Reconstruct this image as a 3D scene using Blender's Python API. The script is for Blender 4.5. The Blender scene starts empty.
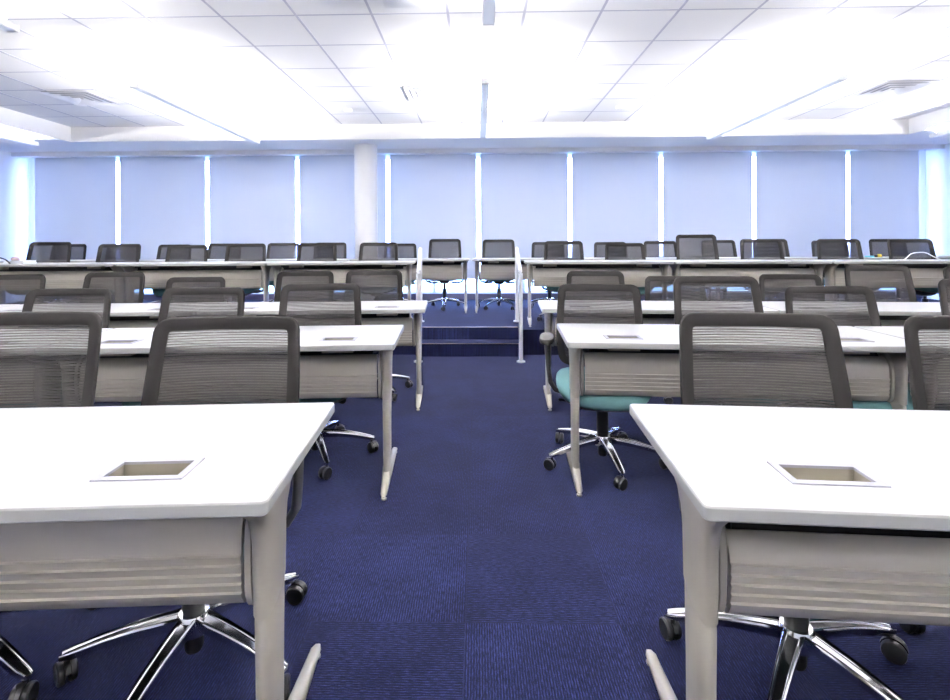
import bpy, bmesh, math, random
from mathutils import Vector, Matrix
random.seed(7)
PI = math.pi
scene = bpy.context.scene
COL = scene.collection

# ------------------------------------------------------------------ camera
F = 507.0; CX = 466.6; HY = 245.0; H = 1.23
YAW = math.radians(1.25); ROLL = 0.0045
cam_d = bpy.data.cameras.new('camera'); cam = bpy.data.objects.new('camera', cam_d); COL.objects.link(cam)
cam_d.sensor_width = 36; cam_d.lens = F / 950 * 36
cam_d.shift_x = (475 - CX) / 950; cam_d.shift_y = (HY - 350) / 950
cam_d.clip_start = 0.05
cam.matrix_world = Matrix.Translation((0, 0, H)) @ Matrix.Rotation(YAW, 4, 'Z') @ Matrix.Rotation(PI/2, 4, 'X') @ Matrix.Rotation(-ROLL, 4, 'Z')
scene.camera = cam

def ray(px, py):
    dx, dy = px - CX, py - HY
    u = (dx - ROLL*dy) / F; v = -(dy + ROLL*dx) / F
    return Vector((u*math.cos(YAW) - math.sin(YAW), u*math.sin(YAW) + math.cos(YAW), v))
def on_z(px, py, z):
    d = ray(px, py); s = (z - H) / d.z
    return Vector((d.x*s, d.y*s, z))
def on_y(px, py, y):
    d = ray(px, py); s = y / d.y
    return Vector((d.x*s, y, H + d.z*s))

# room measures
YW = 8.85
PLAT = 0.28; CEIL = 3.06; SOFF = 2.85; YF = -3.2
XL, XR = on_y(29.5, 200, YW).x, on_y(926, 200, YW).x
SOFF_Y = 7.70

# ------------------------------------------------------------------ materials
MATS = {}
def mat(name, col, rough=0.5, metal=0.0, var=0.04, scale=40, bump=0.0, spec=0.5, coat=0.0):
    if name in MATS: return MATS[name]
    m = bpy.data.materials.new(name); m.use_nodes = True
    nt = m.node_tree; N = nt.nodes; Lk = nt.links
    b = N['Principled BSDF']
    b.inputs['Roughness'].default_value = rough; b.inputs['Metallic'].default_value = metal
    b.inputs['Specular IOR Level'].default_value = spec
    b.inputs['Coat Weight'].default_value = coat
    tc = N.new('ShaderNodeTexCoord'); nz = N.new('ShaderNodeTexNoise')
    nz.inputs['Scale'].default_value = scale; nz.inputs['Detail'].default_value = 3
    Lk.new(tc.outputs['Object'], nz.inputs['Vector'])
    mx = N.new('ShaderNodeMix'); mx.data_type = 'RGBA'
    mx.inputs['A'].default_value = (*[c*(1-var) for c in col], 1)
    mx.inputs['B'].default_value = (*[min(1, c*(1+var)) for c in col], 1)
    Lk.new(nz.outputs['Fac'], mx.inputs['Factor']); Lk.new(mx.outputs['Result'], b.inputs['Base Color'])
    if bump:
        bp = N.new('ShaderNodeBump'); bp.inputs['Strength'].default_value = bump; bp.inputs['Distance'].default_value = 0.002
        Lk.new(nz.outputs['Fac'], bp.inputs['Height']); Lk.new(bp.outputs['Normal'], b.inputs['Normal'])
    MATS[name] = m
    return m

M_WHITE = mat('white_laminate', (.47, .47, .485), .38, var=.01, spec=.3)
M_EDGE = mat('table_edge_grey', (.34, .345, .335), .45, var=.01, spec=.3)  # greyer than the top, for the upright edge faces
M_RIM = mat('grommet_rim', (.32, .32, .37), .45, var=.01)
M_WELL = mat('well_beige', (.26, .235, .19), .5)
M_PAINT = mat('champagne_metal_paint', (.285, .266, .232), .42, var=.02, spec=.5)
M_PANEL = mat('modesty_panel_paint', (.47, .44, .385), .30, var=.01, spec=.6)
M_CHROME = mat('polished_aluminium', (.80, .80, .82), .10, 1.0, var=.01)
M_BLACK = mat('black_plastic', (.007, .007, .008), .4, var=.1, spec=.3)
M_DARK = mat('charcoal_plastic', (.030, .028, .028), .5, spec=.25, var=.05)
M_FRAME = mat('back_frame_grey', (.0105, .0095, .0096), .75, var=.04, scale=120, spec=.05)
M_PAD = mat('arm_pad_grey', (.016, .015, .014), .6, spec=.15)
M_TEAL = mat('teal_fabric', (.095, .195, .205), .9, var=.15, scale=250, bump=.4, spec=.2)
M_WALL = mat('wall_paint', (.72, .72, .75), .8, var=.01, scale=8)
M_CEIL = mat('ceiling_tile', (.88, .88, .90), .9, var=.015, scale=60)
M_TEE = mat('ceiling_grid', (.52, .52, .62), .6)  # tee colour darkened to carry the shadow gap along the tiles
M_RAIL = mat('white_painted_steel', (.94, .94, .94), .35, var=.01)
M_BASE = mat('baseboard_vinyl', (.05, .045, .085), .6)
M_FIX = mat('fixture_white', (.84, .84, .86), .45, var=.01)
M_DIFF = mat('diffuser_metal', (.88, .88, .92), .5)
M_SLOT = mat('duct_dark', (.45, .45, .50), .8)
M_GOLD = mat('nosing_warm_glint', (.62, .45, .25), .35, .8)  # nosing strip with a warm reflection put into its gold colour
M_CAB_W = mat('white_cable', (.85, .85, .85), .5)
M_PINK = mat('pink_plastic', (.55, .40, .40), .7)
M_YEL = mat('yellow_plastic', (.75, .55, .05), .5)
M_CYAN = mat('cyan_plastic', (.15, .55, .65), .5)
M_PAPER = mat('paper_white', (.78, .79, .8), .8)
M_MULL = mat('window_frame_metal', (.7, .7, .72), .5)

def carpet():
    m = bpy.data.materials.new('carpet_tiles'); m.use_nodes = True
    nt = m.node_tree; N = nt.nodes; L = nt.links
    b = N['Principled BSDF']; b.inputs['Roughness'].default_value = .95; b.inputs['Specular IOR Level'].default_value = .06
    b.inputs['Sheen Weight'].default_value = .02; b.inputs['Sheen Roughness'].default_value = .5; b.inputs['Sheen Tint'].default_value = (.5, .6, 1, 1)
    tc = N.new('ShaderNodeTexCoord')
    def mapping(sc, loc=(0,0,0)):
        mp = N.new('ShaderNodeMapping'); mp.inputs['Scale'].default_value = sc; mp.inputs['Location'].default_value = loc
        L.new(tc.outputs['Object'], mp.inputs['Vector']); return mp
    def noise(mp, scale, detail=2):
        n = N.new('ShaderNodeTexNoise'); n.inputs['Scale'].default_value = scale; n.inputs['Detail'].default_value = detail
        L.new(mp.outputs['Vector'], n.inputs['Vector']); return n
    def math_(op, a, bb=None):
        n = N.new('ShaderNodeMath'); n.operation = op
        for i, v in enumerate((a, bb)):
            if v is None: continue
            if isinstance(v, (int, float)): n.inputs[i].default_value = v
            else: L.new(v, n.inputs[i])
        return n.outputs[0]
    # streaks that run one way in one tile, the other way in the next
    na = noise(mapping((330, 45, 1)), 1.0); nb = noise(mapping((45, 330, 1)), 1.0)
    cell = mapping((2, 2, 1), (.095, .70, 0.0))
    fl = N.new('ShaderNodeVectorMath'); fl.operation = 'FLOOR'; L.new(cell.outputs['Vector'], fl.inputs[0])
    wn = N.new('ShaderNodeTexWhiteNoise'); wn.noise_dimensions = '2D'; L.new(fl.outputs[0], wn.inputs['Vector'])
    sel = math_('GREATER_THAN', wn.outputs['Value'], .5)
    mx = N.new('ShaderNodeMix'); L.new(sel, mx.inputs['Factor']); L.new(na.outputs['Fac'], mx.inputs['A']); L.new(nb.outputs['Fac'], mx.inputs['B'])
    big = noise(mapping((1, 1, 1)), 5.0, 4)
    fine = noise(mapping((1, 1, 1)), 260.0, 1)
    sepc = N.new('ShaderNodeSeparateColor'); L.new(wn.outputs['Color'], sepc.inputs[0])
    s = math_('ADD', math_('MULTIPLY', math_('SUBTRACT', mx.outputs['Result'], .5), 1.9), .40)
    wv = []
    for dr in ('X', 'Y'):                       # ribbed loop pile, turned from tile to tile
        q = N.new('ShaderNodeTexWave'); q.bands_direction = dr; q.inputs['Scale'].default_value = 38; q.inputs['Distortion'].default_value = 1.2
        q.inputs['Detail'].default_value = 1; q.inputs['Detail Scale'].default_value = 2.5
        L.new(tc.outputs['Object'], q.inputs['Vector']); wv.append(q)
    mw = N.new('ShaderNodeMix'); L.new(sel, mw.inputs['Factor']); L.new(wv[0].outputs['Fac'], mw.inputs['A']); L.new(wv[1].outputs['Fac'], mw.inputs['B'])
    s = math_('ADD', s, math_('MULTIPLY', math_('SUBTRACT', mw.outputs['Result'], .5), .55))
    s = math_('ADD', s, math_('MULTIPLY', math_('SUBTRACT', big.outputs['Fac'], .5), .6))
    s = math_('ADD', s, math_('MULTIPLY', math_('SUBTRACT', fine.outputs['Fac'], .5), .9))
    s = math_('ADD', s, math_('MULTIPLY', math_('SUBTRACT', sepc.outputs[1], .5), .17))
    rp = N.new('ShaderNodeValToRGB'); L.new(s, rp.inputs['Fac'])
    e = rp.color_ramp.elements
    e[0].position = 0; e[0].color = (.0010, .0012, .0058, 1); e[1].position = 1; e[1].color = (.0125, .0165, .053, 1)
    q = e.new(.45); q.color = (.0024, .0029, .0140, 1)
    # darker hairline at the tile joints
    fr = N.new('ShaderNodeVectorMath'); fr.operation = 'FRACTION'; L.new(cell.outputs['Vector'], fr.inputs[0])
    sx = N.new('ShaderNodeSeparateXYZ'); L.new(fr.outputs[0], sx.inputs[0])
    j = math_('MAXIMUM', math_('LESS_THAN', sx.outputs[0], .010), math_('LESS_THAN', sx.outputs[1], .010))
    mj = N.new('ShaderNodeMix'); mj.data_type = 'RGBA'; L.new(math_('MULTIPLY', j, .5), mj.inputs['Factor'])
    L.new(rp.outputs['Color'], mj.inputs['A']); mj.inputs['B'].default_value = (.005, .005, .014, 1)
    L.new(mj.outputs['Result'], b.inputs['Base Color'])
    bp = N.new('ShaderNodeBump'); bp.inputs['Strength'].default_value = .5; bp.inputs['Distance'].default_value = .003
    L.new(mx.outputs['Result'], bp.inputs['Height']); L.new(bp.outputs['Normal'], b.inputs['Normal'])
    return m
M_CARPET = carpet()

def mesh_fabric():
    m = bpy.data.materials.new('chair_mesh_fabric'); m.use_nodes = True
    nt = m.node_tree; N = nt.nodes; L = nt.links
    b = N['Principled BSDF']; b.inputs['Base Color'].default_value = (.0095, .0085, .0088, 1); b.inputs['Roughness'].default_value = .8; b.inputs['Specular IOR Level'].default_value = .07
    tl = N.new('ShaderNodeBsdfTranslucent'); tl.inputs['Color'].default_value = (.034, .031, .030, 1)
    ad = N.new('ShaderNodeAddShader'); L.new(b.outputs[0], ad.inputs[0]); L.new(tl.outputs[0], ad.inputs[1])
    tr = N.new('ShaderNodeBsdfTransparent'); mx = N.new('ShaderNodeMixShader')
    tc = N.new('ShaderNodeTexCoord'); wv = N.new('ShaderNodeTexWave'); wv.bands_direction = 'Z'; wv.wave_profile = 'SIN'
    wv.inputs['Scale'].default_value = 36.0; wv.inputs['Distortion'].default_value = 0
    L.new(tc.outputs['Object'], wv.inputs['Vector'])
    mr = N.new('ShaderNodeMapRange'); L.new(wv.outputs['Fac'], mr.inputs['Value'])
    mr.inputs['To Min'].default_value = .045; mr.inputs['To Max'].default_value = .155
    L.new(mr.outputs['Result'], mx.inputs['Fac']); L.new(ad.outputs[0], mx.inputs[1]); L.new(tr.outputs[0], mx.inputs[2])
    L.new(mx.outputs[0], N['Material Output'].inputs['Surface'])
    return m
M_MESH = mesh_fabric()

def blind_fabric():
    m = bpy.data.materials.new('blind_fabric'); m.use_nodes = True
    nt = m.node_tree; N = nt.nodes; L = nt.links
    N.remove(N['Principled BSDF'])
    d = N.new('ShaderNodeBsdfDiffuse'); t = N.new('ShaderNodeBsdfTranslucent'); a = N.new('ShaderNodeAddShader')
    tc = N.new('ShaderNodeTexCoord'); nz = N.new('ShaderNodeTexNoise'); nz.inputs['Scale'].default_value = 300
    L.new(tc.outputs['Object'], nz.inputs['Vector'])
    rp = N.new('ShaderNodeValToRGB'); L.new(nz.outputs['Fac'], rp.inputs['Fac'])
    rp.color_ramp.elements[0].color = (.48, .49, .52, 1); rp.color_ramp.elements[1].color = (.54, .55, .58, 1)
    L.new(rp.outputs['Color'], d.inputs['Color'])
    t.inputs['Color'].default_value = (.128, .124, .118, 1)
    L.new(d.outputs[0], a.inputs[0]); L.new(t.outputs[0], a.inputs[1])
    L.new(a.outputs[0], N['Material Output'].inputs['Surface'])
    return m
M_BLIND = blind_fabric()

def glass():
    m = bpy.data.materials.new('window_glass'); m.use_nodes = True
    nt = m.node_tree; N = nt.nodes; L = nt.links
    N.remove(N['Principled BSDF'])
    t = N.new('ShaderNodeBsdfTransparent'); t.inputs['Color'].default_value = (.95, .97, .97, 1)
    g = N.new('ShaderNodeBsdfGlossy'); g.inputs['Roughness'].default_value = .02
    mx = N.new('ShaderNodeMixShader'); mx.inputs['Fac'].default_value = .05
    L.new(t.outputs[0], mx.inputs[1]); L.new(g.outputs[0], mx.inputs[2]); L.new(mx.outputs[0], N['Material Output'].inputs['Surface'])
    return m
M_GLASS = glass()

# ------------------------------------------------------------------ mesh helpers
def add_box(bm, x0, x1, y0, y1, z0, z1, bev=0.0, seg=2):
    t = bmesh.new()
    bmesh.ops.create_cube(t, size=1)
    for v in t.verts:
        v.co = Vector(((x0+x1)/2 + v.co.x*(x1-x0), (y0+y1)/2 + v.co.y*(y1-y0), (z0+z1)/2 + v.co.z*(z1-z0)))
    if bev: bmesh.ops.bevel(t, geom=t.edges[:], offset=bev, segments=seg, profile=.5, affect='EDGES')
    merge(bm, t)
def merge(bm, t, M=None):
    if M is not None: t.transform(M)
    me = bpy.data.meshes.new('tmp'); t.to_mesh(me); t.free(); bm.from_mesh(me); bpy.data.meshes.remove(me)
def loft(bm, rings, cap=True, closed=True):
    vs = [[bm.verts.new(p) for p in r] for r in rings]
    n = len(rings[0])
    for a, b in zip(vs, vs[1:]):
        for i in range(n if closed else n-1):
            j = (i+1) % n
            bm.faces.new((a[i], a[j], b[j], b[i]))
    if cap:
        bm.faces.new(vs[0][::-1]); bm.faces.new(vs[-1])
    return vs
def circ(c, r, n=16, axis='z', rx=None):
    rx = rx if rx is not None else r
    out = []
    for i in range(n):
        a = 2*PI*i/n; p, q = rx*math.cos(a), r*math.sin(a)
        if axis == 'z': out.append(Vector((c[0]+p, c[1]+q, c[2])))
        elif axis == 'x': out.append(Vector((c[0], c[1]+p, c[2]+q)))
        else: out.append(Vector((c[0]+p, c[1], c[2]+q)))
    return out
def lathe(bm, prof, c=(0,0,0), n=20, axis='z'):
    rings = []
    for r, h in prof:
        if axis == 'z': rings.append(circ((c[0], c[1], c[2]+h), max(r, 1e-4), n))
        elif axis == 'x': rings.append(circ((c[0]+h, c[1], c[2]), max(r, 1e-4), n, 'x'))
    loft(bm, rings)
def tube(bm, pts, r, n=10, ry=None):
    """sweep an ellipse (r across, ry along the other axis) along pts"""
    pts = [Vector(p) for p in pts]; ry = ry or r
    rings = []; up = Vector((0, 1, 0))
    for i, p in enumerate(pts):
        d = (pts[min(i+1, len(pts)-1)] - pts[max(i-1, 0)]).normalized()
        if abs(d.dot(up)) > .95: u0 = Vector((0, 0, 1))
        else: u0 = up
        s = d.cross(u0).normalized(); t = s.cross(d).normalized()
        rr = r[i] if isinstance(r, (list, tuple)) else r
        r2 = ry[i] if isinstance(ry, (list, tuple)) else ry
        rings.append([p + s*(rr*math.cos(2*PI*k/n)) + t*(r2*math.sin(2*PI*k/n)) for k in range(n)])
    loft(bm, rings)
def superell(hx, hy, n=40, e=3.2, cx=0, cy=0):
    out = []
    for i in range(n):
        a = 2*PI*i/n; c, s = math.cos(a), math.sin(a)
        out.append((cx + hx*math.copysign(abs(c)**(2/e), c), cy + hy*math.copysign(abs(s)**(2/e), s)))
    return out

def to_mesh(name, bm, m, smooth=35):
    bmesh.ops.recalc_face_normals(bm, faces=bm.faces[:])
    me = bpy.data.meshes.new(name); bm.to_mesh(me); bm.free()
    me.materials.append(m)
    if smooth:
        for p in me.polygons: p.use_smooth = True
        me.set_sharp_from_angle(angle=math.radians(smooth))
    return me
def obj(name, bm, m, parent=None, smooth=35, loc=None, rz=0):
    me = bm if isinstance(bm, bpy.types.Mesh) else to_mesh(name, bm, m, smooth)
    o = bpy.data.objects.new(name, me); COL.objects.link(o)
    if parent is not None: o.parent = parent
    if loc is not None: o.location = loc
    o.rotation_euler.z = rz
    return o
def tag(o, label, cat, group=None):
    o['label'] = label; o['category'] = cat
    if group: o['group'] = group
    return o
def thing(name, loc, rz, label, cat, group=None):
    o = bpy.data.objects.new(name, None); COL.objects.link(o); o.empty_display_size = .1
    o.location = loc; o.rotation_euler = (0, 0, rz)
    return tag(o, label, cat, group)
def struct(name, bm, m, smooth=0):
    o = obj(name, bm, m, None, smooth); o['kind'] = 'structure'; return o
def box_struct(name, *a, m=M_WALL):
    bm = bmesh.new(); add_box(bm, *a); return struct(name, bm, m)

# ------------------------------------------------------------------ the room
box_struct('floor', XL, XR, YF, 6.2, -.1, 0, m=M_CARPET)
# raised platform, notched for the two steps
SX0, SX1 = -.665, .475
bm = bmesh.new()
out = [(XL, 5.68), (SX0, 5.68), (SX0, 5.848), (SX1, 5.848), (SX1, 5.68), (XR, 5.68), (XR, YW), (XL, YW)]
loft(bm, [[Vector((x, y, 0)) for x, y in out], [Vector((x, y, PLAT)) for x, y in out]])
struct('floor_platform', bm, M_CARPET)
box_struct('floor_step', SX0, SX1, 5.588, 5.848, 0, .14, m=M_CARPET)
box_struct('trim_1', SX0+.02, SX1-.02, 5.842, 5.862, PLAT, PLAT+.004, m=M_GOLD)
box_struct('trim_2', SX0+.02, SX1-.02, 5.584, 5.600, .14, .143, m=M_GOLD)
box_struct('ceiling', XL, XR, YF, YW, CEIL+.02, CEIL+.14, m=M_CEIL)
box_struct('wall_left', XL-.12, XL, YF, YW+.1, 0, CEIL+.14)
box_struct('wall_right', XR, XR+.12, YF, YW+.1, 0, CEIL+.14)
box_struct('wall_front', XL-.12, XR+.12, YF-.12, YF, 0, CEIL+.14)
WB, WT = PLAT+.105, 2.78
bm = bmesh.new()
add_box(bm, XL, XR, YW, YW+.12, 0, WB); add_box(bm, XL, XR, YW, YW+.12, WT, CEIL+.14)
XG0 = on_y(33, 200, 8.72).x; XG1 = on_y(921, 200, 8.72).x
add_box(bm, XL, XG0+.016, YW, YW+.12, WB, WT); add_box(bm, XG1-.016, XR, YW, YW+.12, WB, WT)
struct('wall_back', bm, M_WALL)
box_struct('baseboard_back', XL, XR, YW-.012, YW, PLAT, WB, m=M_BASE)
box_struct('baseboard_left', XL, XL+.012, YF, 5.68, 0, .1, m=M_BASE)
box_struct('baseboard_right', XR-.012, XR, YF, 5.68, 0, .1, m=M_BASE)
# soffit round three sides
xl = on_z(67, 141, SOFF).x; xr = on_z(912, 133.5, SOFF).x
bm = bmesh.new()
add_box(bm, XL, XR, SOFF_Y, YW, SOFF, CEIL+.02)
add_box(bm, XL, xl, YF, SOFF_Y, SOFF, CEIL+.02); add_box(bm, xr, XR, YF, SOFF_Y, SOFF, CEIL+.02)
struct('ceiling_soffit', bm, M_CEIL)
box_struct('trim_3', XL, XR, 8.50, 8.66, SOFF-.07, SOFF, m=M_FIX)          # valance over the blinds
# exposed tee grid
bm = bmesh.new()
gx = on_z(502.3, 123.8, CEIL).x; gy = on_z(560, 13.9, CEIL).y
k = -20
while k < 20:
    x = gx + .61*k
    if xl < x < xr: add_box(bm, x-.010, x+.010, YF, SOFF_Y, CEIL+.0180, CEIL+.024)
    y = gy + .61*k
    if YF < y < SOFF_Y: add_box(bm, xl, xr, y-.008, y+.008, CEIL+.0186, CEIL+.024)
    k += 1
struct('ceiling_grid', bm, M_TEE)
# window frame and panes
wb = bmesh.new()
x0, x1 = XG0+.016, XG1-.016
add_box(wb, x0, x1, YW+.03, YW+.09, WB, WB+.03); add_box(wb, x0, x1, YW+.03, YW+.09, WT-.03, WT)
gaps = [33, 118, 207.5, 297.5, 388, 478.5, 570, 661, 754, 848, 921]
gxs = [on_y(g, 200, 8.72).x for g in gaps]
for a, b in zip(gxs, gxs[1:]):
    add_box(wb, (a+b)/2-.025, (a+b)/2+.025, YW+.03, YW+.09, WB, WT)
struct('window_frame', wb, M_MULL)
bm = bmesh.new(); add_box(bm, x0, x1, YW+.055, YW+.063, WB, WT)
w = struct('window_1', bm, M_GLASS)

# round column
bm = bmesh.new()
cc = on_y(366, 200, 8.2)
lathe(bm, [(.183, PLAT), (.183, SOFF)], (cc.x, cc.y, 0), 48)
o = struct('column', bm, mat('column_paint', (.88, .88, .89), .7, var=.01, scale=8), 35)

# ------------------------------------------------------------------ roller blinds
ORD = ['first', 'second', 'third', 'fourth', 'fifth', 'sixth', 'seventh', 'eighth', 'ninth', 'tenth', 'eleventh', 'twelfth', 'thirteenth', 'fourteenth', 'fifteenth', 'sixteenth']
for i, (a, b) in enumerate(zip(gxs, gxs[1:])):
    g0, g1 = .034, .034
    if i == 0: lab = 'pale blue-lit roller blind in the corner against the left wall'
    elif i == 9: lab = 'narrower pale roller blind in the corner against the right wall'
    elif i == 3: lab = 'pale roller blind partly hidden by the round white column'
    else: lab = 'pale backlit roller blind, %s counted from the left wall' % ORD[i]
    t = thing('roller_blind', ((a+b)/2, 8.72, 0), 0, lab, 'blind', 'roller blinds along the window wall')
    hw = (b-a)/2
    bm = bmesh.new(); add_box(bm, -hw+g0, hw-g1, -.0015, .0015, .665, 2.80); obj('fabric', bm, M_BLIND, t, 0)
    bm = bmesh.new(); add_box(bm, -hw+g0, hw-g1, -.008, .008, .645, .675, .004); obj('bottom_rail', bm, M_FIX, t)
    bm = bmesh.new(); lathe(bm, [(.02, -hw+g0), (.02, hw-g1)], (0, .02, 2.805), 14, 'x'); obj('roller', bm, M_FIX, t)

# ------------------------------------------------------------------ pendant light fixtures
FIXB = 2.73
def fixture(x, y0, y1, label, lamp=True):
    t = thing('pendant_light', (x, (y0+y1)/2, FIXB), 0, label, 'ceiling light', 'linear pendant lights')
    h = (y1-y0)/2
    bm = bmesh.new()
    prof = [(-.037, 0), (.037, 0), (.040, .004), (.044, .048), (.034, .050), (.030, .018), (-.030, .018), (-.034, .050), (-.044, .048), (-.040, .004)]
    loft(bm, [[Vector((px, -h, pz)) for px, pz in prof], [Vector((px, h, pz)) for px, pz in prof]])
    obj('housing', bm, M_FIX, t, 30)
    for s in (-1, 1):
        bm = bmesh.new(); add_box(bm, -.045, .045, s*h-.004, s*h+.004, -.001, .051); obj('end_cap', bm, M_FIX, t, 0)
        bm = bmesh.new(); tube(bm, [(0, s*(h-.05), .02), (0, s*(h-.05), CEIL-FIXB+.02)], .0015, 6); obj('cable', bm, M_FIX, t)
    bm = bmesh.new(); add_box(bm, -.034, .034, -h+.03, h-.03, -.002, .001); obj('lens', bm, M_UNDERGLOW, t, 0)  # glowing strip added to brighten the underside of the housing
    tubebm = bmesh.new(); tube(tubebm, [(0, -h+.03, .032), (0, h-.03, .032)], .008, 10)
    obj('lamp_tube', tubebm, M_LAMP, t)
    if lamp:
        for sd_ in (-1, 1):                      # wide two-sided throw onto the ceiling
            ld = bpy.data.lights.new('uplight', 'AREA'); ld.shape = 'RECTANGLE'; ld.size = .05; ld.size_y = 2*h-.08
            ld.spread = math.radians(150); ld.energy = .67*LAMP_W*(2*h/2.5); ld.color = (1.0, .97, .92)
            lo = bpy.data.objects.new('uplight', ld); COL.objects.link(lo); lo.parent = t
            lo.location = (sd_*.012, 0, .075); lo.rotation_euler = (0, PI - sd_*math.radians(18), 0)
LAMP_W = 142.0
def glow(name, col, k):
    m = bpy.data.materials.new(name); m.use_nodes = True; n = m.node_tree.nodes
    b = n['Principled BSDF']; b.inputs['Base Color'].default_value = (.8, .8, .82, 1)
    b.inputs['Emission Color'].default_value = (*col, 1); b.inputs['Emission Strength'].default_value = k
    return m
M_LAMP = glow('lamp_glow', (1, .97, .92), 4); M_UNDERGLOW = glow('underside_glow', (.72, .83, 1), .17)  # lamp tube, and the added glow for the pendant undersides
for x, nm in ((-6.55, 'beside the left wall'), (-3.24, 'left of the aisle'), (.08, 'above the aisle'), (3.35, 'right of the aisle'), (6.5, 'beside the right wall')):
    fixture(x, 4.72, 7.38 if abs(x) > 1 else 7.1, 'long white pendant light hanging %s nearer the window wall' % nm)
    fixture(x, .95, 3.47, 'long white pendant light hanging %s away from the window wall' % nm)
    fixture(x, -2.6, -.2, 'long white pendant light hanging %s close to the front wall' % nm)

# ceiling diffusers, smoke heads, box
def diffuser(px, py, label):
    c = on_z(px, py, CEIL)
    t = thing('ceiling_diffuser', (c.x, c.y, CEIL), 0, label, 'ceiling vent', 'ceiling air diffusers')
    bm = bmesh.new()
    for s, zz in ((.295, .006), (.225, .003), (.155, .0), (.085, -.003)):
        q = s-.064
        outer = [(-s, -s), (s, -s), (s, s), (-s, s)]; inner = [(-q, -q), (q, -q), (q, q), (-q, q)]
        loft(bm, [[Vector((x, y, zz)) for x, y in outer], [Vector((x, y, zz+.010)) for x, y in inner],
                  [Vector((x*.985, y*.985, zz+.012)) for x, y in inner], [Vector((x*.99, y*.99, zz+.004)) for x, y in outer]], cap=False)
    obj('louvre', bm, M_DIFF, t, 0)
    bm = bmesh.new(); add_box(bm, -.28, .28, -.28, .28, .0165, .0195); obj('duct_opening', bm, M_SLOT, t, 0)
diffuser(82, 99.5, 'square ceiling air diffuser near the left wall')
diffuser(431, 95, 'square ceiling air diffuser above the aisle')
diffuser(893, 90, 'square ceiling air diffuser near the right wall')
for px, py, l in ((348, 110, 'small white round smoke detector on the ceiling left of the aisle'), (620, 107, 'small white round smoke detector on the ceiling right of the aisle')):
    c = on_z(px, py, CEIL); bm = bmesh.new()
    lathe(bm, [(.055, .012), (.055, -.008), (.045, -.025), (.0, -.028)], (0, 0, 0), 20)
    tag(obj('smoke_detector', bm, M_DIFF, loc=(c.x, c.y, CEIL)), l, 'smoke detector', 'smoke detectors on the ceiling')
c0 = on_z(385, 7, 2.98); c1 = on_z(424, 7, 2.98)
bm = bmesh.new(); add_box(bm, c0.x, c1.x, c0.y-.34, c0.y, 2.97, CEIL+.012, .006)
tag(obj('ceiling_box', bm, M_FIX), 'white box mounted flat on the ceiling tiles at the top edge', 'ceiling box')

# ------------------------------------------------------------------ handrails
def handrail(xf, xr_, label):
    t = thing('handrail', (0, 0, 0), 0, label, 'handrail', 'white handrails at the steps')
    yf, yr = 5.33, 6.28
    zt0, zt1 = .93, PLAT+.91
    r = .021
    bm = bmesh.new(); tube(bm, [(xf, yf, .012), (xf, yf, zt0)], r, 14); p = obj('post', bm, M_RAIL, t)
    bm = bmesh.new(); lathe(bm, [(.045, 0), (.045, .010), (.035, .016)], (xf, yf, 0), 20); obj('flange', bm, M_RAIL, p)
    bm = bmesh.new(); tube(bm, [(xr_, yr, PLAT+.012), (xr_, yr, zt1)], r, 14); p = obj('post', bm, M_RAIL, t)
    bm = bmesh.new(); lathe(bm, [(.045, 0), (.045, .010), (.035, .016)], (xr_, yr, PLAT), 20); obj('flange', bm, M_RAIL, p)
    bm = bmesh.new(); pts = [(xf, yf, zt0-.03), (xf, yf+.015, zt0-.008), (xf, yf+.04, zt0+.02)]
    pts += [(xr_, yr-.04, zt1-.03), (xr_, yr-.015, zt1-.008), (xr_, yr, zt1-.03)]
    tube(bm, pts, r, 14); obj('rail', bm, M_RAIL, t)
pf = on_y(418.3, 362, 5.33).x; pr = on_y(420.8, 322, 6.28).x
handrail(pf, pr, 'white tubular handrail on the left side of the carpeted steps')
pf = on_y(521, 362, 5.33).x; pr = on_y(517, 322, 6.28).x
handrail(pf, pr, 'white tubular handrail on the right side of the carpeted steps')

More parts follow.
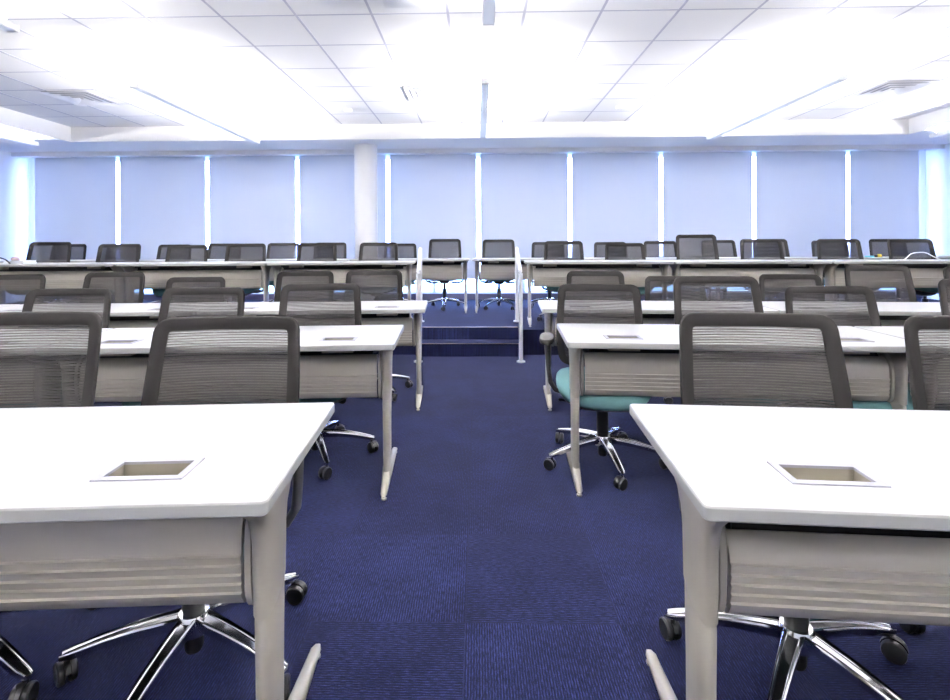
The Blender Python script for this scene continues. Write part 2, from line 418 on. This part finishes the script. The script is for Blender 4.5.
# ------------------------------------------------------------------ tables
TD, TT, TH = .60, .755, .03
def table_meshes(L):
    D = {}
    hx, hy = L/2, TD/2
    def rr(ins, r=.014, n=4):
        pts = []
        for cx, cy, a0 in ((hx-r, hy-r, 0), (-hx+r, hy-r, PI/2), (-hx+r, -hy+r, PI), (hx-r, -hy+r, 3*PI/2)):
            for i in range(n+1):
                a = a0 + PI/2*i/n
                pts.append((cx + (r-ins)*math.cos(a), cy + (r-ins)*math.sin(a)))
        return pts
    wells = []
    for s in (-1, 1):
        wx = s*(hx-.21-.085)
        wells.append((wx-.085, wx+.085, -hy+.105, -hy+.195))
    bm = bmesh.new()
    rings = [(.004, TT-TH), (.0, TT-TH+.004), (0, TT-.005), (.002, TT-.0015), (.005, TT)]
    vs = loft(bm, [[Vector((x, y, z)) for x, y in rr(i)] for i, z in rings], cap=False)
    # top and bottom skins with the well openings left open, and the openings' side walls
    for ring, z in ((vs[-1], TT), (vs[0], TT-TH)):
        edges = [bm.edges.get((ring[i], ring[(i+1) % len(ring)])) for i in range(len(ring))]
        holes = []
        for (a, b, c, d) in wells:
            q = [bm.verts.new((x, y, z)) for x, y in ((a, c), (b, c), (b, d), (a, d))]
            edges += [bm.edges.new((q[i], q[(i+1) % 4])) for i in range(4)]
            holes.append(q)
        bmesh.ops.triangle_fill(bm, use_beauty=True, use_dissolve=False, edges=edges)
        if z == TT: top_h = holes
        else:
            for p, q in zip(top_h, holes):
                for i in range(4): bm.faces.new((p[i], p[(i+1) % 4], q[(i+1) % 4], q[i]))
    D['table_top'] = to_mesh('table_top', bm, M_WHITE, 25)
    D['table_top'].materials.append(M_EDGE)
    for p in D['table_top'].polygons:
        if abs(p.normal.z) < .5: p.material_index = 1
    D['wells'] = []
    for (a, b, c, d) in wells:
        bm = bmesh.new()
        w, e = .010, .006
        o_ = [(a-e, c-e), (b+e, c-e), (b+e, d+e), (a-e, d+e)]; i_ = [(a+w, c+w), (b-w, c+w), (b-w, d-w), (a+w, d-w)]
        loft(bm, [[Vector((x, y, z)) for x, y in p] for p, z in ((o_, TT), (o_, TT+.003), (i_, TT+.003), (i_, TT-.003))], cap=False)
        rim = to_mesh('well_rim', bm, M_RIM, 0)
        bm = bmesh.new(); g = .006
        g = .008; p_ = [(a+g, c+g), (b-g, c+g), (b-g, d-g), (a+g, d-g)]; q_ = [(a+.014, c+.014), (b-.014, c+.014), (b-.014, d-.014), (a+.014, d-.014)]
        vv = loft(bm, [[Vector((x, y, z)) for x, y in p_] for z in (TT-.002, TT-.062)], cap=False)
        bm.faces.new(vv[-1])
        add_box(bm, (a+b)/2-.05, (a+b)/2+.05, (c+d)/2-.008, (c+d)/2+.008, TT-.062, TT-.055)
        D['wells'].append((rim, to_mesh('well_box', bm, M_WELL, 0)))
    # modesty panel: curved section with five ribs
    yb = -hy + .150; ex = hx - .105
    def panel(zt, zb, r0):
        def yc(z):
            u = (z-zb)/(zt-zb)
            return yb + .012 - .014*math.sin(PI*min(1, max(0, .12+.76*u))) + (.02*((u-.78)/.22)**2 if u > .78 else 0) + (.012*((.14-u)/.14)**2 if u < .14 else 0)
        front = []
        nz = 60
        ribs = [r0+.0205*i for i in range(5)]
        SP, ST = .0205, .0075
        zs = sorted(set([zb+(zt-zb)*i/24 for i in range(25)] + [q for q in ribs] + [q+.0015 for q in ribs] + [q-SP/2 for q in ribs]))
        for z in zs:
            off = 0
            for q in ribs:                          # lapped ribs: each steps back at its upper edge
                if q-SP+.0016 < z <= q+1e-7: off = -ST*(z-(q-SP))/SP
            if ribs[-1] < z: off = 0
            front.append((yc(z)+off, z))
        lip = [(yc(zt)+.012, zt+.006), (yc(zt)+.022, zt+.002)]
        sec = front + lip + [(y+.012, z) for y, z in reversed([(yc(z), z) for z in zs[::3]])]
        bm = bmesh.new()
        loft(bm, [[Vector((x, y, z)) for y, z in sec] for x in (-ex, ex)])
        return to_mesh('modesty_panel', bm, M_PANEL, 28), yc
    D['modesty_panel'], yc = panel(.662, .452, .486)
    D['low_panel'], _ = panel(.606, .444, .480)
    zt, zb = .662, .452
    D['bracket'] = []
    for s in (-1, 1):
        bm = bmesh.new()
        zz = [zb-.004+(zt+.03-zb)*i/14 for i in range(15)]
        c1 = [(yc(min(z, zt))-.006 + (.03*((z-zt)/.03) if z > zt else 0), z) for z in zz]
        c2 = [(y+.045, z) for y, z in reversed(c1)]
        x0_, x1_ = s*(ex+.008), s*(ex+.022)
        loft(bm, [[Vector((x, y, z)) for y, z in c1+c2] for x in (x0_, x1_)])
        D['bracket'].append(to_mesh('panel_bracket', bm, M_PAINT, 30))
    # gasket between panel and bracket
    # legs
    D['leg'] = []
    for s in (-1, 1):
        lx = s*(hx-.056)
        bm = bmesh.new()
        def sect(z, hw, y0, y1, n=20, e=2.6, dx=0):
            return [Vector((lx+dx+x, (y0+y1)/2+y, z)) for x, y in superell(hw, (y1-y0)/2, n, e)]
        prof = [(.725, .024, -.275, .16), (.715, .025, -.272, .15), (.695, .0255, -.245, .07), (.67, .0255, -.215, .0), (.64, .0255, -.197, -.034), (.60, .025, -.190, -.046),
                (.55, .0245, -.188, -.048), (.472, .024, -.183, -.052), (.468, .020, -.179, -.055), (.462, .020, -.179, -.055), (.459, .0215, -.181, -.053), (.30, .0195, -.180, -.055), (.085, .019, -.178, -.056)]
        # the seam of the upper casting dips towards the front
        rings = [sect(*p) for p in prof]
        for k in (7, 8, 9, 10):
            for v in rings[k]: v.z += .35*(v.y+.117)
        loft(bm, rings)
        leg = to_mesh('leg', bm, M_PAINT, 40)
        bm = bmesh.new()
        rings = []
        for u in [i/24 for i in range(25)]:
            y = -.300 + .60*u; d = abs(y+.117)/(.183 if y < -.117 else .417)
            ztop = .030 + .092*(1-d)**1.15; zbot = .014 + .012*(1-d)
            hw = .0145 + .010*(1-d)
            if u in (0, 1): hw *= .5; ztop -= .008; zbot += .006
            zc, hz = (ztop+zbot)/2, (ztop-zbot)/2
            rings.append([Vector((lx+x, y, zc+z)) for x, z in superell(hw, hz, 14, 2.4)])
        loft(bm, rings)
        foot = to_mesh('foot', bm, M_PAINT, 50)
        gl = []
        for yy in (-.275, .275):
            bm = bmesh.new(); lathe(bm, [(.013, 0), (.014, .006), (.008, .010), (.006, .022)], (lx, yy, 0), 14)
            gl.append(to_mesh('glide', bm, M_PAINT))
        D['leg'].append((leg, foot, gl))
    bm = bmesh.new()
    add_box(bm, -hx+.10, hx-.10, .03, .08, TT-TH-.035, TT-TH, .004)
    add_box(bm, -hx+.10, hx-.10, -.11, -.07, TT-TH-.025, TT-TH, .004)
    D['support_rail'] = to_mesh('support_rail', bm, M_DARK)
    bm = bmesh.new(); tr_ = [(-.095, .705), (-.100, .56), (-.060, .545), (-.018, .56), (-.012, .64), (-.016, .64), (-.022, .565), (-.060, .551), (-.095, .565), (-.090, .705)]
    loft(bm, [[Vector((x, y, z)) for y, z in tr_] for x in (-hx+.13, hx-.13)])
    D['slot_shade'] = to_mesh('slot_shade', bm, M_BLACK)  # black trough added so the slot above the panel reads as shade
    return D
TM = {}
def table(corner, side, ang, L, label, group, pz=0):
    """corner: the front corner nearest the aisle at floor level; side -1 left, +1 right of the aisle"""
    if L not in TM: TM[L] = table_meshes(L)
    D = TM[L]
    a = -side*ang
    R = Matrix.Rotation(a, 3, 'Z')
    c = corner + R @ Vector((side*L/2, TD/2, 0))
    t = thing('training_table', c, a, label, 'table', group)
    obj('table_top', D['table_top'], None, t)
    for rim, box in D['wells']:
        r = obj('power_well', rim, None, t); obj('well_box', box, None, r)
    obj('modesty_panel', D['low_panel' if pz else 'modesty_panel'], None, t)
    for b in D['bracket']: obj('panel_bracket', b, None, t)
    for leg, foot, gl in D['leg']:
        l = obj('leg', leg, None, t); obj('foot', foot, None, l)
        for g in gl: obj('glide', g, None, l)
    obj('support_rail', D['support_rail'], None, t); obj('slot_shade', D['slot_shade'], None, t)
    return corner + R @ Vector((side*(L+.012), 0, 0))
ANG = math.radians(3.8)
rows = [
    # (left corner px, right corner px, base z, angle, length, tables left, right, row words)
    ((266.5, 501.5), (704.5, 506.0), 0, ANG, 1.67, 1, 1, 'front'),
    ((394.3, 344.3), (567.5, 342.3), 0, ANG, 1.67, 2, 2, 'second'),
    ((425.0, 309.2), (542.0, 309.0), 0, ANG, 1.67, 3, 3, 'third'),
    ((413.0, 262.2), (525.0, 261.8), PLAT, ANG, 1.67, 3, 3, 'raised'),
    ((469.6, 259.0), (472.2, 259.0), PLAT, math.radians(1.5), 1.67, 4, 4, 'rearmost'),
]
rownames = {'front': 'front row', 'second': 'second row', 'third': 'third row, just before the steps', 'raised': 'first row up on the platform', 'rearmost': 'last row by the blinds'}
POS = {1: {0: ''}, }
for (lp, rp, bz, ang, L, nl, nr, rw) in rows:
    for side, pp, n in ((-1, lp, nl), (1, rp, nr)):
        c = on_z(pp[0], pp[1], bz+TT)
        if rw == 'rearmost': c.y = 7.05
        if rw == 'raised': c = on_y(pp[0], pp[1], 5.86)
        c.z = bz
        for i in range(n):
            sd = 'left' if side < 0 else 'right'
            where = {'front': 'nearest the camera', 'second': 'in the second row', 'third': 'in the third row before the steps', 'raised': 'at the front of the raised platform', 'rearmost': 'in the last row before the blinds'}[rw]
            num = ['next to the aisle', 'second from the aisle', 'third from the aisle', 'fourth from the aisle'][i]
            if rw == 'rearmost': num = ['beside the centre gap', 'second from the centre gap', 'third from the centre gap', 'fourth from the centre gap'][i]
            if n == 1: lab = 'large white-topped table nearest the camera on the %s of the aisle' % sd
            else: lab = 'white-topped table %s, %s side, %s' % (where, sd, num)
            c = table(c, side, ang, L, lab, 'training tables', -.018 if (rw == 'front' and side > 0) else 0)

# ------------------------------------------------------------------ chairs
def chair_meshes():
    D = {}
    # one arm of the five-star base along +x
    bm = bmesh.new(); rings = []
    for i in range(13):
        u = i/12; x = .028 + .312*u
        z1 = .148 - .060*u + .010*math.sin(PI*u); hw = .027 - .011*u; h = .036 - .016*u
        if i == 12: hw *= .75; h *= .8
        # dished top between two raised edges
        sec = [(-hw*.8, -h), (hw*.8, -h), (hw, -h*.5), (hw, -.003), (hw*.86, 0), (hw*.62, -.002), (hw*.5, -.007), (-hw*.5, -.007), (-hw*.62, -.002), (-hw*.86, 0), (-hw, -.003), (-hw, -h*.5)]
        rings.append([Vector((x, y, z1+z)) for y, z in sec])
    loft(bm, rings); D['base_leg'] = to_mesh('base_leg', bm, M_CHROME, 50)
    bm = bmesh.new(); cx = .325
    tube(bm, [(cx, 0, .05), (cx, 0, .078)], .008, 10)
    for s in (-1, 1):
        lathe(bm, [(.0, 0), (.022, .0), (.029, .003), (.031, .008), (.031, .016), (.027, .020), (.0, .020)][::1], (cx+(.004 if s > 0 else -.024), -.012, .031), 22, 'x')
    # hood over the wheels
    ring = []
    for i in range(9):
        a = PI*(i/8)*.85+.2
        ring.append((math.cos(a)*.034-.012, .031+math.sin(a)*.034))
    loft(bm, [[Vector((cx+x, y, z)) for y, z in ring+[(q[0]*.9-.001, .031+(q[1]-.031)*.9) for q in reversed(ring)]] for x in (-.006, .006)])
    bm.transform(Matrix.Translation((cx, 0, 0)) @ Matrix.Rotation(.6, 4, 'Z') @ Matrix.Translation((-cx, 0, 0)))
    D['caster'] = to_mesh('caster', bm, M_BLACK, 40)
    bm = bmesh.new(); lathe(bm, [(.030, .085), (.046, .095), (.048, .135), (.040, .150), (.0, .152)], n=24); D['base_hub'] = to_mesh('base_hub', bm, M_CHROME, 40)
    bm = bmesh.new(); lathe(bm, [(.022, .035), (.026, .045), (.026, .085), (.030, .152), (.032, .165), (.032, .285), (.027, .29), (.018, .292), (.018, .40)], n=20); D['gas_column'] = to_mesh('gas_column', bm, M_BLACK, 40)
    # mechanism
    bm = bmesh.new()
    rings = [[Vector((x, y, z)) for x, y in superell(a, b, 20, 4, 0, .01)] for a, b, z in ((.05, .05, .305), (.075, .10, .325), (.085, .13, .36), (.10, .15, .385))]
    loft(bm, rings); D['tilt_mechanism'] = to_mesh('tilt_mechanism', bm, M_BLACK, 40)
    bm = bmesh.new(); tube(bm, [(-.07, -.03, .355), (-.16, -.035, .352), (-.21, -.04, .346), (-.245, -.05, .350)], [.006, .006, .010, .008], 8); D['height_lever'] = to_mesh('height_lever', bm, M_BLACK, 60)
    # seat
    bm = bmesh.new(); rings = []
    for s, z in ((.0, .384), (.70, .384), (.86, .388), (.95, .400), (.99, .425), (1, .445), (.985, .462), (.95, .474), (.88, .482), (.72, .487), (.45, .486), (.2, .485), (0.02, .485)):
        rg = []
        for x, y in superell(.260*max(s, .02), .245*max(s, .02), 44, 3.0, 0, -.02):
            zz = z
            f = max(0, (-y-.10)/.165); zz -= .042*f*f
            zz += .012*(abs(x)/.26)**2
            rg.append(Vector((x, y, zz)))
        rings.append(rg)
    loft(bm, rings); D['seat'] = to_mesh('seat', bm, M_TEAL, 60)
    bm = bmesh.new()
    rings = [[Vector((x, y, z-.042*max(0, (-y-.10)/.165)**2)) for x, y in superell(a, b, 36, 3.0, 0, -.02)] for a, b, z in ((.20, .19, .372), (.225, .21, .376), (.235, .22, .388))]
    loft(bm, rings); D['seat_pan'] = to_mesh('seat_pan', bm, M_BLACK, 40)
    # back
    V0, V1 = .50, .98
    def hw(v): return .257 - .014*max(0, (v-.70)/.28)**1.3 - .03*max(0, (.66-v)/.16)**2
    def surf(x, v, n=0.0):
        y = .185 + .24*(v-V0) - .05*(v-.72)**2 - .034*(x/.245)**2
        return Vector((x, y+n, v))
    def outline(d, n=5):
        r = max(.046-d*.75, .010); pts = []
        mids = []
        for cxs, top, a0 in ((1, 1, 0), (-1, 1, PI/2), (-1, 0, PI), (1, 0, 3*PI/2)):
            for i in range(n+1):
                a = a0 + PI/2*i/n
                v = (V1-d-r + r*math.sin(a)) if top else (V0+d+r + r*math.sin(a))
                w = hw(v)-d
                pts.append((cxs*(w-r) + r*math.cos(a), v))
            # run down the sides / along top and bottom for curvature
            if cxs == 1 and top:
                for k in range(1, 6):
                    u = k/6; pts.append(((hw(V1-d)-d-r)*(1-2*u), V1-d))
            elif cxs == -1 and top:
                for k in range(1, 8):
                    v = V1-d-r - (V1-V0-2*d-2*r)*k/8; pts.append((-(hw(v)-d), v))
            elif cxs == -1:
                for k in range(1, 6):
                    u = k/6; pts.append((-(hw(V0+d)-d-r)*(1-2*u), V0+d))
            else:
                for k in range(1, 8):
                    v = V0+d+r + (V1-V0-2*d-2*r)*k/8; pts.append(((hw(v)-d), v))
        return pts
    B = .044
    bm = bmesh.new()
    secs = [(0, -.004), (.002, -.0085), (.006, -.0105), (B-.012, -.0065), (B, -.0025), (B, .0025), (B-.012, .0065), (.006, .0105), (.002, .0085), (0, .004)]
    loops = [[bm.verts.new(surf(x, v, n)) for x, v in outline(d)] for d, n in secs]
    m_ = len(loops[0])
    for i in range(len(loops)):
        a, b = loops[i], loops[(i+1) % len(loops)]
        for k in range(m_):
            bm.faces.new((a[k], a[(k+1) % m_], b[(k+1) % m_], b[k]))
    D['back_frame'] = to_mesh('back_frame', bm, M_FRAME, 50)
    bm = bmesh.new(); gx_, gv_ = 10, 12
    g = [[bm.verts.new(surf((-1+2*i/gx_)*(hw(V0+.03+(V1-V0-.06)*j/gv_)-.030), V0+.03+(V1-V0-.06)*j/gv_)) for i in range(gx_+1)] for j in range(gv_+1)]
    for j in range(gv_):
        for i in range(gx_): bm.faces.new((g[j][i], g[j][i+1], g[j+1][i+1], g[j+1][i]))
    D['back_mesh'] = to_mesh('back_mesh', bm, M_MESH, 60)
    bm = bmesh.new()
    pts = [(0, .06, .355), (0, .17, .365), (0, .235, .41), (0, .255, .48), (0, .262, .56)]
    tube(bm, pts, [.05, .05, .045, .04, .035], 12, [.016, .018, .018, .016, .012])
    for s in (-1, 1):
        tube(bm, [(0, .258, .50), (s*.10, .25, .515), (s*.19, .212, .525)], [.02, .018, .014], 10, [.012, .012, .010])
    D['back_support'] = to_mesh('back_support', bm, M_DARK, 50)
    D['arm'] = []
    for s in (-1, 1):
        bm = bmesh.new()
        pts = [(s*.10, .03, .372), (s*.20, .03, .366), (s*.265, .03, .385), (s*.292, .025, .43), (s*.300, .015, .50), (s*.306, .0, .60), (s*.310, -.01, .675)]
        tube(bm, pts, [.014, .014, .014, .014, .014, .016, .018], 12, [.030, .030, .030, .030, .027, .025, .028])
        arm = to_mesh('armrest', bm, M_DARK, 50)
        bm = bmesh.new(); rings = []
        for q, z in ((.55, .672), (.9, .674), (1, .683), (1, .692), (.93, .701), (.7, .704)):
            rings.append([Vector((s*.310+x, y-.02, z)) for x, y in superell(.042*q, .125*(q*.25+.75), 26, 2.8)])
        loft(bm, rings); D['arm'].append((arm, to_mesh('arm_pad', bm, M_PAD, 50)))
    return D
CM = chair_meshes()
BACK = Vector((0, .289, 0))       # from the column to the top edge of the backrest, level
chairs = []
def chair(xl_, xr_, yt, yback, floor, rz, base, label, group, fix_center=None):
    top = on_y((xl_+xr_)/2, yt, yback)
    lift = max(-.05, min(.11, top.z - floor - .98)); arm_up = (0, 0, min(lift, .012))
    R = Matrix.Rotation(rz, 3, 'Z')
    c = fix_center if fix_center is not None else Vector((top.x, yback, 0)) - R @ BACK
    t = thing('task_chair', (c.x, c.y, floor), rz, label, 'chair', group)
    up = (0, 0, lift)
    for k in range(5):
        l = obj('base_leg', CM['base_leg'], None, t, rz=base - rz + k*2*PI/5)
        obj('caster', CM['caster'], None, l)
    obj('base_hub', CM['base_hub'], None, t)
    obj('gas_column', CM['gas_column'], None, t, loc=(0, 0, max(0, lift*.0)))
    obj('tilt_mechanism', CM['tilt_mechanism'], None, t, loc=up); obj('height_lever', CM['height_lever'], None, t, loc=up)
    s = obj('seat', CM['seat'], None, t, loc=up); obj('seat_pan', CM['seat_pan'], None, s)
    obj('back_frame', CM['back_frame'], None, t, loc=up); obj('back_mesh', CM['back_mesh'], None, t, loc=up)
    obj('back_support', CM['back_support'], None, t, loc=up)
    for arm, pad in CM['arm']:
        a = obj('armrest', arm, None, t, loc=arm_up); obj('arm_pad', pad, None, a)
    return t

CH = {
 'front': (1.755, 0, [(-34, 103, 312), (163, 300, 316.5), (679, 826, 313), (906, 1053, 316)]),
 'second': (3.20, 0, [(27, 119, 288.5), (165, 248, 287.5), (284, 360, 283.5), (560, 636, 284), (672, 755, 276), (783, 868, 286), (938, 1022, 279)]),
 'third': (4.55, 0, [(-12, 46, 274.5), (88, 147, 272), (170, 226, 277), (281, 332, 271), (346.5, 403, 270), (568, 621, 271), (645.5, 701, 276), (757.5, 818, 274), (843.5, 905, 265.5), (943, 1005, 266.5)]),
 'raised': (6.68, PLAT, [(-42, 1, 243), (30, 75, 242), (98.5, 143, 244), (168.7, 208.7, 245), (227.5, 266.7, 243.5), (299.5, 336.5, 243), (360.5, 398, 242.5),
             (544, 582.5, 241), (605.6, 642.5, 243), (674.5, 715.5, 234.5), (738.3, 780.8, 239), (817.7, 855.5, 239), (885.6, 930, 239)]),
 'rearmost': (7.95, PLAT, [(52, 90, 244), (108, 143, 244), (160, 192, 244.5), (209.5, 241.6, 243.5), (269, 300, 243), (315, 347, 242.5), (385.6, 416, 243.5), (429.6, 460.5, 239),
             (483, 514, 239.5), (532, 563, 242), (594, 625.5, 242), (644, 675, 241), (700.6, 734, 240), (752, 785.5, 239), (810.6, 845, 240.5), (868, 903, 239)]),
}
ROWW = {'front': 'behind the nearest table', 'second': 'at the second-row tables', 'third': 'at the third-row tables',
        'raised': 'at the first platform tables', 'rearmost': 'at the last tables'}
BASES = {('front', 1): 51.3, ('front', 2): 13.0, ('front', 0): -20.5, ('front', 3): 0.0, ('second', 3): -87.0, ('second', 2): 10.0}
for rw, (yb, fl, lst) in CH.items():
    nleft = sum(1 for a in lst if (a[0]+a[1])/2 < 472)
    for i, (a, b, yt) in enumerate(lst):
        px = (a+b)/2
        side = -1 if px < 472 else 1
        X = on_y(px, 250, yb).x
        y = yb - (math.tan(ANG)*(abs(X)-.45)*(.75 if rw in ('raised',) else 1) if rw != 'rearmost' else .02*abs(X))
        if rw == 'front': y = (1.74, 1.775, 1.745, 1.72)[i]
        outer = abs(X)/5
        rz = -side*math.radians(3.0 + 6*min(1, outer) ) + math.radians(random.uniform(-1.2, 1.2))
        if rw == 'rearmost': rz = -side*math.radians(1+7*min(1, abs(X)/6))
        if rw == 'front': rz = -side*math.radians(5.0 if side < 0 else 7.0)
        if rw == 'second' and i == 3: rz = -math.radians(9)
        if rw == 'second' and i == 2: rz = math.radians(9); y += .08
        base = BASES.get((rw, i), random.uniform(0, 72))
        k = (nleft-1-i) if side < 0 else (i-nleft)
        sd = 'left' if side < 0 else 'right'
        words = ['nearest the aisle', 'second from the aisle', 'third from the aisle', 'fourth from the aisle', 'fifth from the aisle', 'sixth from the aisle', 'seventh from the aisle', 'eighth from the aisle'][k]
        if rw == 'rearmost': words = words.replace('aisle', 'centre gap')
        if rw == 'raised' and side > 0 and k == 2: lab = 'grey mesh chair at the first tables up on the platform, its back standing highest'
        elif rw == 'front': lab = 'large grey mesh chair behind the nearest %s table, %s' % (sd, ['by the aisle', 'farther from the aisle'][k])
        else: lab = 'grey mesh chair %s, %s side, %s' % (ROWW[rw], sd, words)
        chair(a, b, yt, y, fl, rz, math.radians(base), lab, 'grey mesh task chairs')

# ------------------------------------------------------------------ small things on the far tables
def slab(name, px, py, ztop, w, d, h, m, label, cat, bev=.004, rz=0):
    c = on_z(px, py, ztop); bm = bmesh.new(); add_box(bm, -w/2, w/2, -d/2, d/2, 0, h, bev)
    return tag(obj(name, bm, m, loc=(c.x, c.y, ztop), rz=rz), label, cat)
ZT = PLAT+TT
def cable_path(pts, r): 
    cu = [Vector(p) for p in pts]; out = []
    for i in range(len(cu)-1):
        p0, p1, p2, p3 = cu[max(i-1, 0)], cu[i], cu[i+1], cu[min(i+2, len(cu)-1)]
        for k in range(6):
            t = k/6
            out.append(.5*((2*p1) + (p2-p0)*t + (2*p0-5*p1+4*p2-p3)*t*t + (3*p1-p0-3*p2+p3)*t**3))
    out.append(cu[-1]); bm = bmesh.new(); tube(bm, out, r, 8); return bm
def rt(px, y, z): return on_y(px, 250, y).x, y, z
bm = cable_path([rt(900, 5.62, ZT+.006), rt(905, 5.64, ZT+.02), rt(911, 5.68, ZT+.075), rt(918, 5.72, ZT+.09), rt(926, 5.74, ZT+.085), rt(934, 5.72, ZT+.04), rt(942, 5.70, ZT+.006)], .005)
tag(obj('cable', bm, M_CAB_W, smooth=60), 'white cable looping up from the table beside the right wall', 'cable')
p = rt(902, 5.60, ZT); bm = bmesh.new(); add_box(bm, -.05, .05, -.025, .025, 0, .016, .005)
tag(obj('power_adapter', bm, M_CAB_W, loc=p), 'small white power adapter at the end of the looping cable', 'adapter')
bm = bmesh.new(); add_box(bm, -.045, .045, -.03, .03, 0, .04, .008); b_ = to_mesh('small_device', bm, M_BLACK)
o = tag(obj('small_device', b_, None, loc=rt(877.5, 7.15, ZT)), 'small black and yellow object on the last table near the right wall', 'device')
bm = bmesh.new(); lathe(bm, [(.022, -.02), (.022, .02)], (0, -.03, .022), 16, 'x'); obj('knob', bm, M_YEL, o)
bm = bmesh.new(); add_box(bm, -.05, .05, -.03, .03, 0, .022, .006)
tag(obj('small_box', bm, M_CYAN, loc=rt(869.5, 7.15, ZT), rz=.2), 'small cyan box beside the black and yellow object', 'box')
bm = bmesh.new(); add_box(bm, -.13, .13, -.09, .09, 0, .03, .003)
tag(obj('paper_stack', bm, M_PAPER, loc=rt(942, 6.85, ZT)), 'low stack of white paper at the right end of the last tables', 'paper')
bm = bmesh.new(); add_box(bm, -.12, .12, -.09, .09, 0, .018, .003); add_box(bm, -.115, .115, -.085, .085, .019, .04, .003)
tag(obj('paper_stack', bm, M_PAPER, loc=rt(20, 5.75, ZT)), 'low pale stack of paper at the left end of the platform tables', 'paper')
bm = bmesh.new(); loft(bm, [[Vector((x, y, z)) for x, y in superell(.045*s, .035*s, 18, 2.3)] for s, z in ((.8, .041), (1, .052), (.95, .068), (.7, .080), (.2, .085))])
tag(obj('pouch', bm, M_PINK, loc=rt(15.5, 5.75, ZT), smooth=60), 'small pink pouch lying on the pale paper stack', 'pouch')
bm = cable_path([rt(-6, 5.55, ZT+.08), rt(0, 5.55, ZT+.075), rt(6, 5.56, ZT+.05), rt(10, 5.57, ZT+.009)], .008)
tag(obj('cable', bm, M_BLACK, smooth=60), 'dark cable arching in from the left edge beside the paper stack', 'cable')

# ------------------------------------------------------------------ daylight and exposure
w = bpy.data.worlds.new('sky'); scene.world = w; w.use_nodes = True
bg = w.node_tree.nodes['Background']; bg.inputs['Strength'].default_value = 1.0
WN = w.node_tree.nodes; WL = w.node_tree.links
tc = WN.new('ShaderNodeTexCoord'); sp = WN.new('ShaderNodeSeparateXYZ'); mr = WN.new('ShaderNodeMapRange'); cr = WN.new('ShaderNodeValToRGB'); vm = WN.new('ShaderNodeVectorMath')
WL.new(tc.outputs['Generated'], sp.inputs[0]); WL.new(sp.outputs['Z'], mr.inputs['Value'])
mr.inputs['From Min'].default_value = -1; mr.inputs['From Max'].default_value = 1
WL.new(mr.outputs['Result'], cr.inputs['Fac'])
e = cr.color_ramp.elements                    # pale ground, hazy bright horizon, bluer zenith
e[0].position = 0; e[0].color = (.05, .08, .14, 1); e[1].position = 1; e[1].color = (.06, .13, .30, 1)
for p_, c_ in ((.46, (.06, .11, .21, 1)), (.50, (.28, .38, .95, 1)), (.60, (.28, .38, .95, 1)), (.72, (.08, .16, .34, 1))):
    q = e.new(p_); q.color = c_
vm.operation = 'SCALE'; vm.inputs['Scale'].default_value = 26.0
WL.new(cr.outputs['Color'], vm.inputs[0]); WL.new(vm.outputs[0], bg.inputs['Color'])
vs = scene.view_settings
vs.view_transform = 'Standard'; vs.look = 'None'; vs.gamma = 1; vs.use_curve_mapping = False
vs.exposure = 1.4
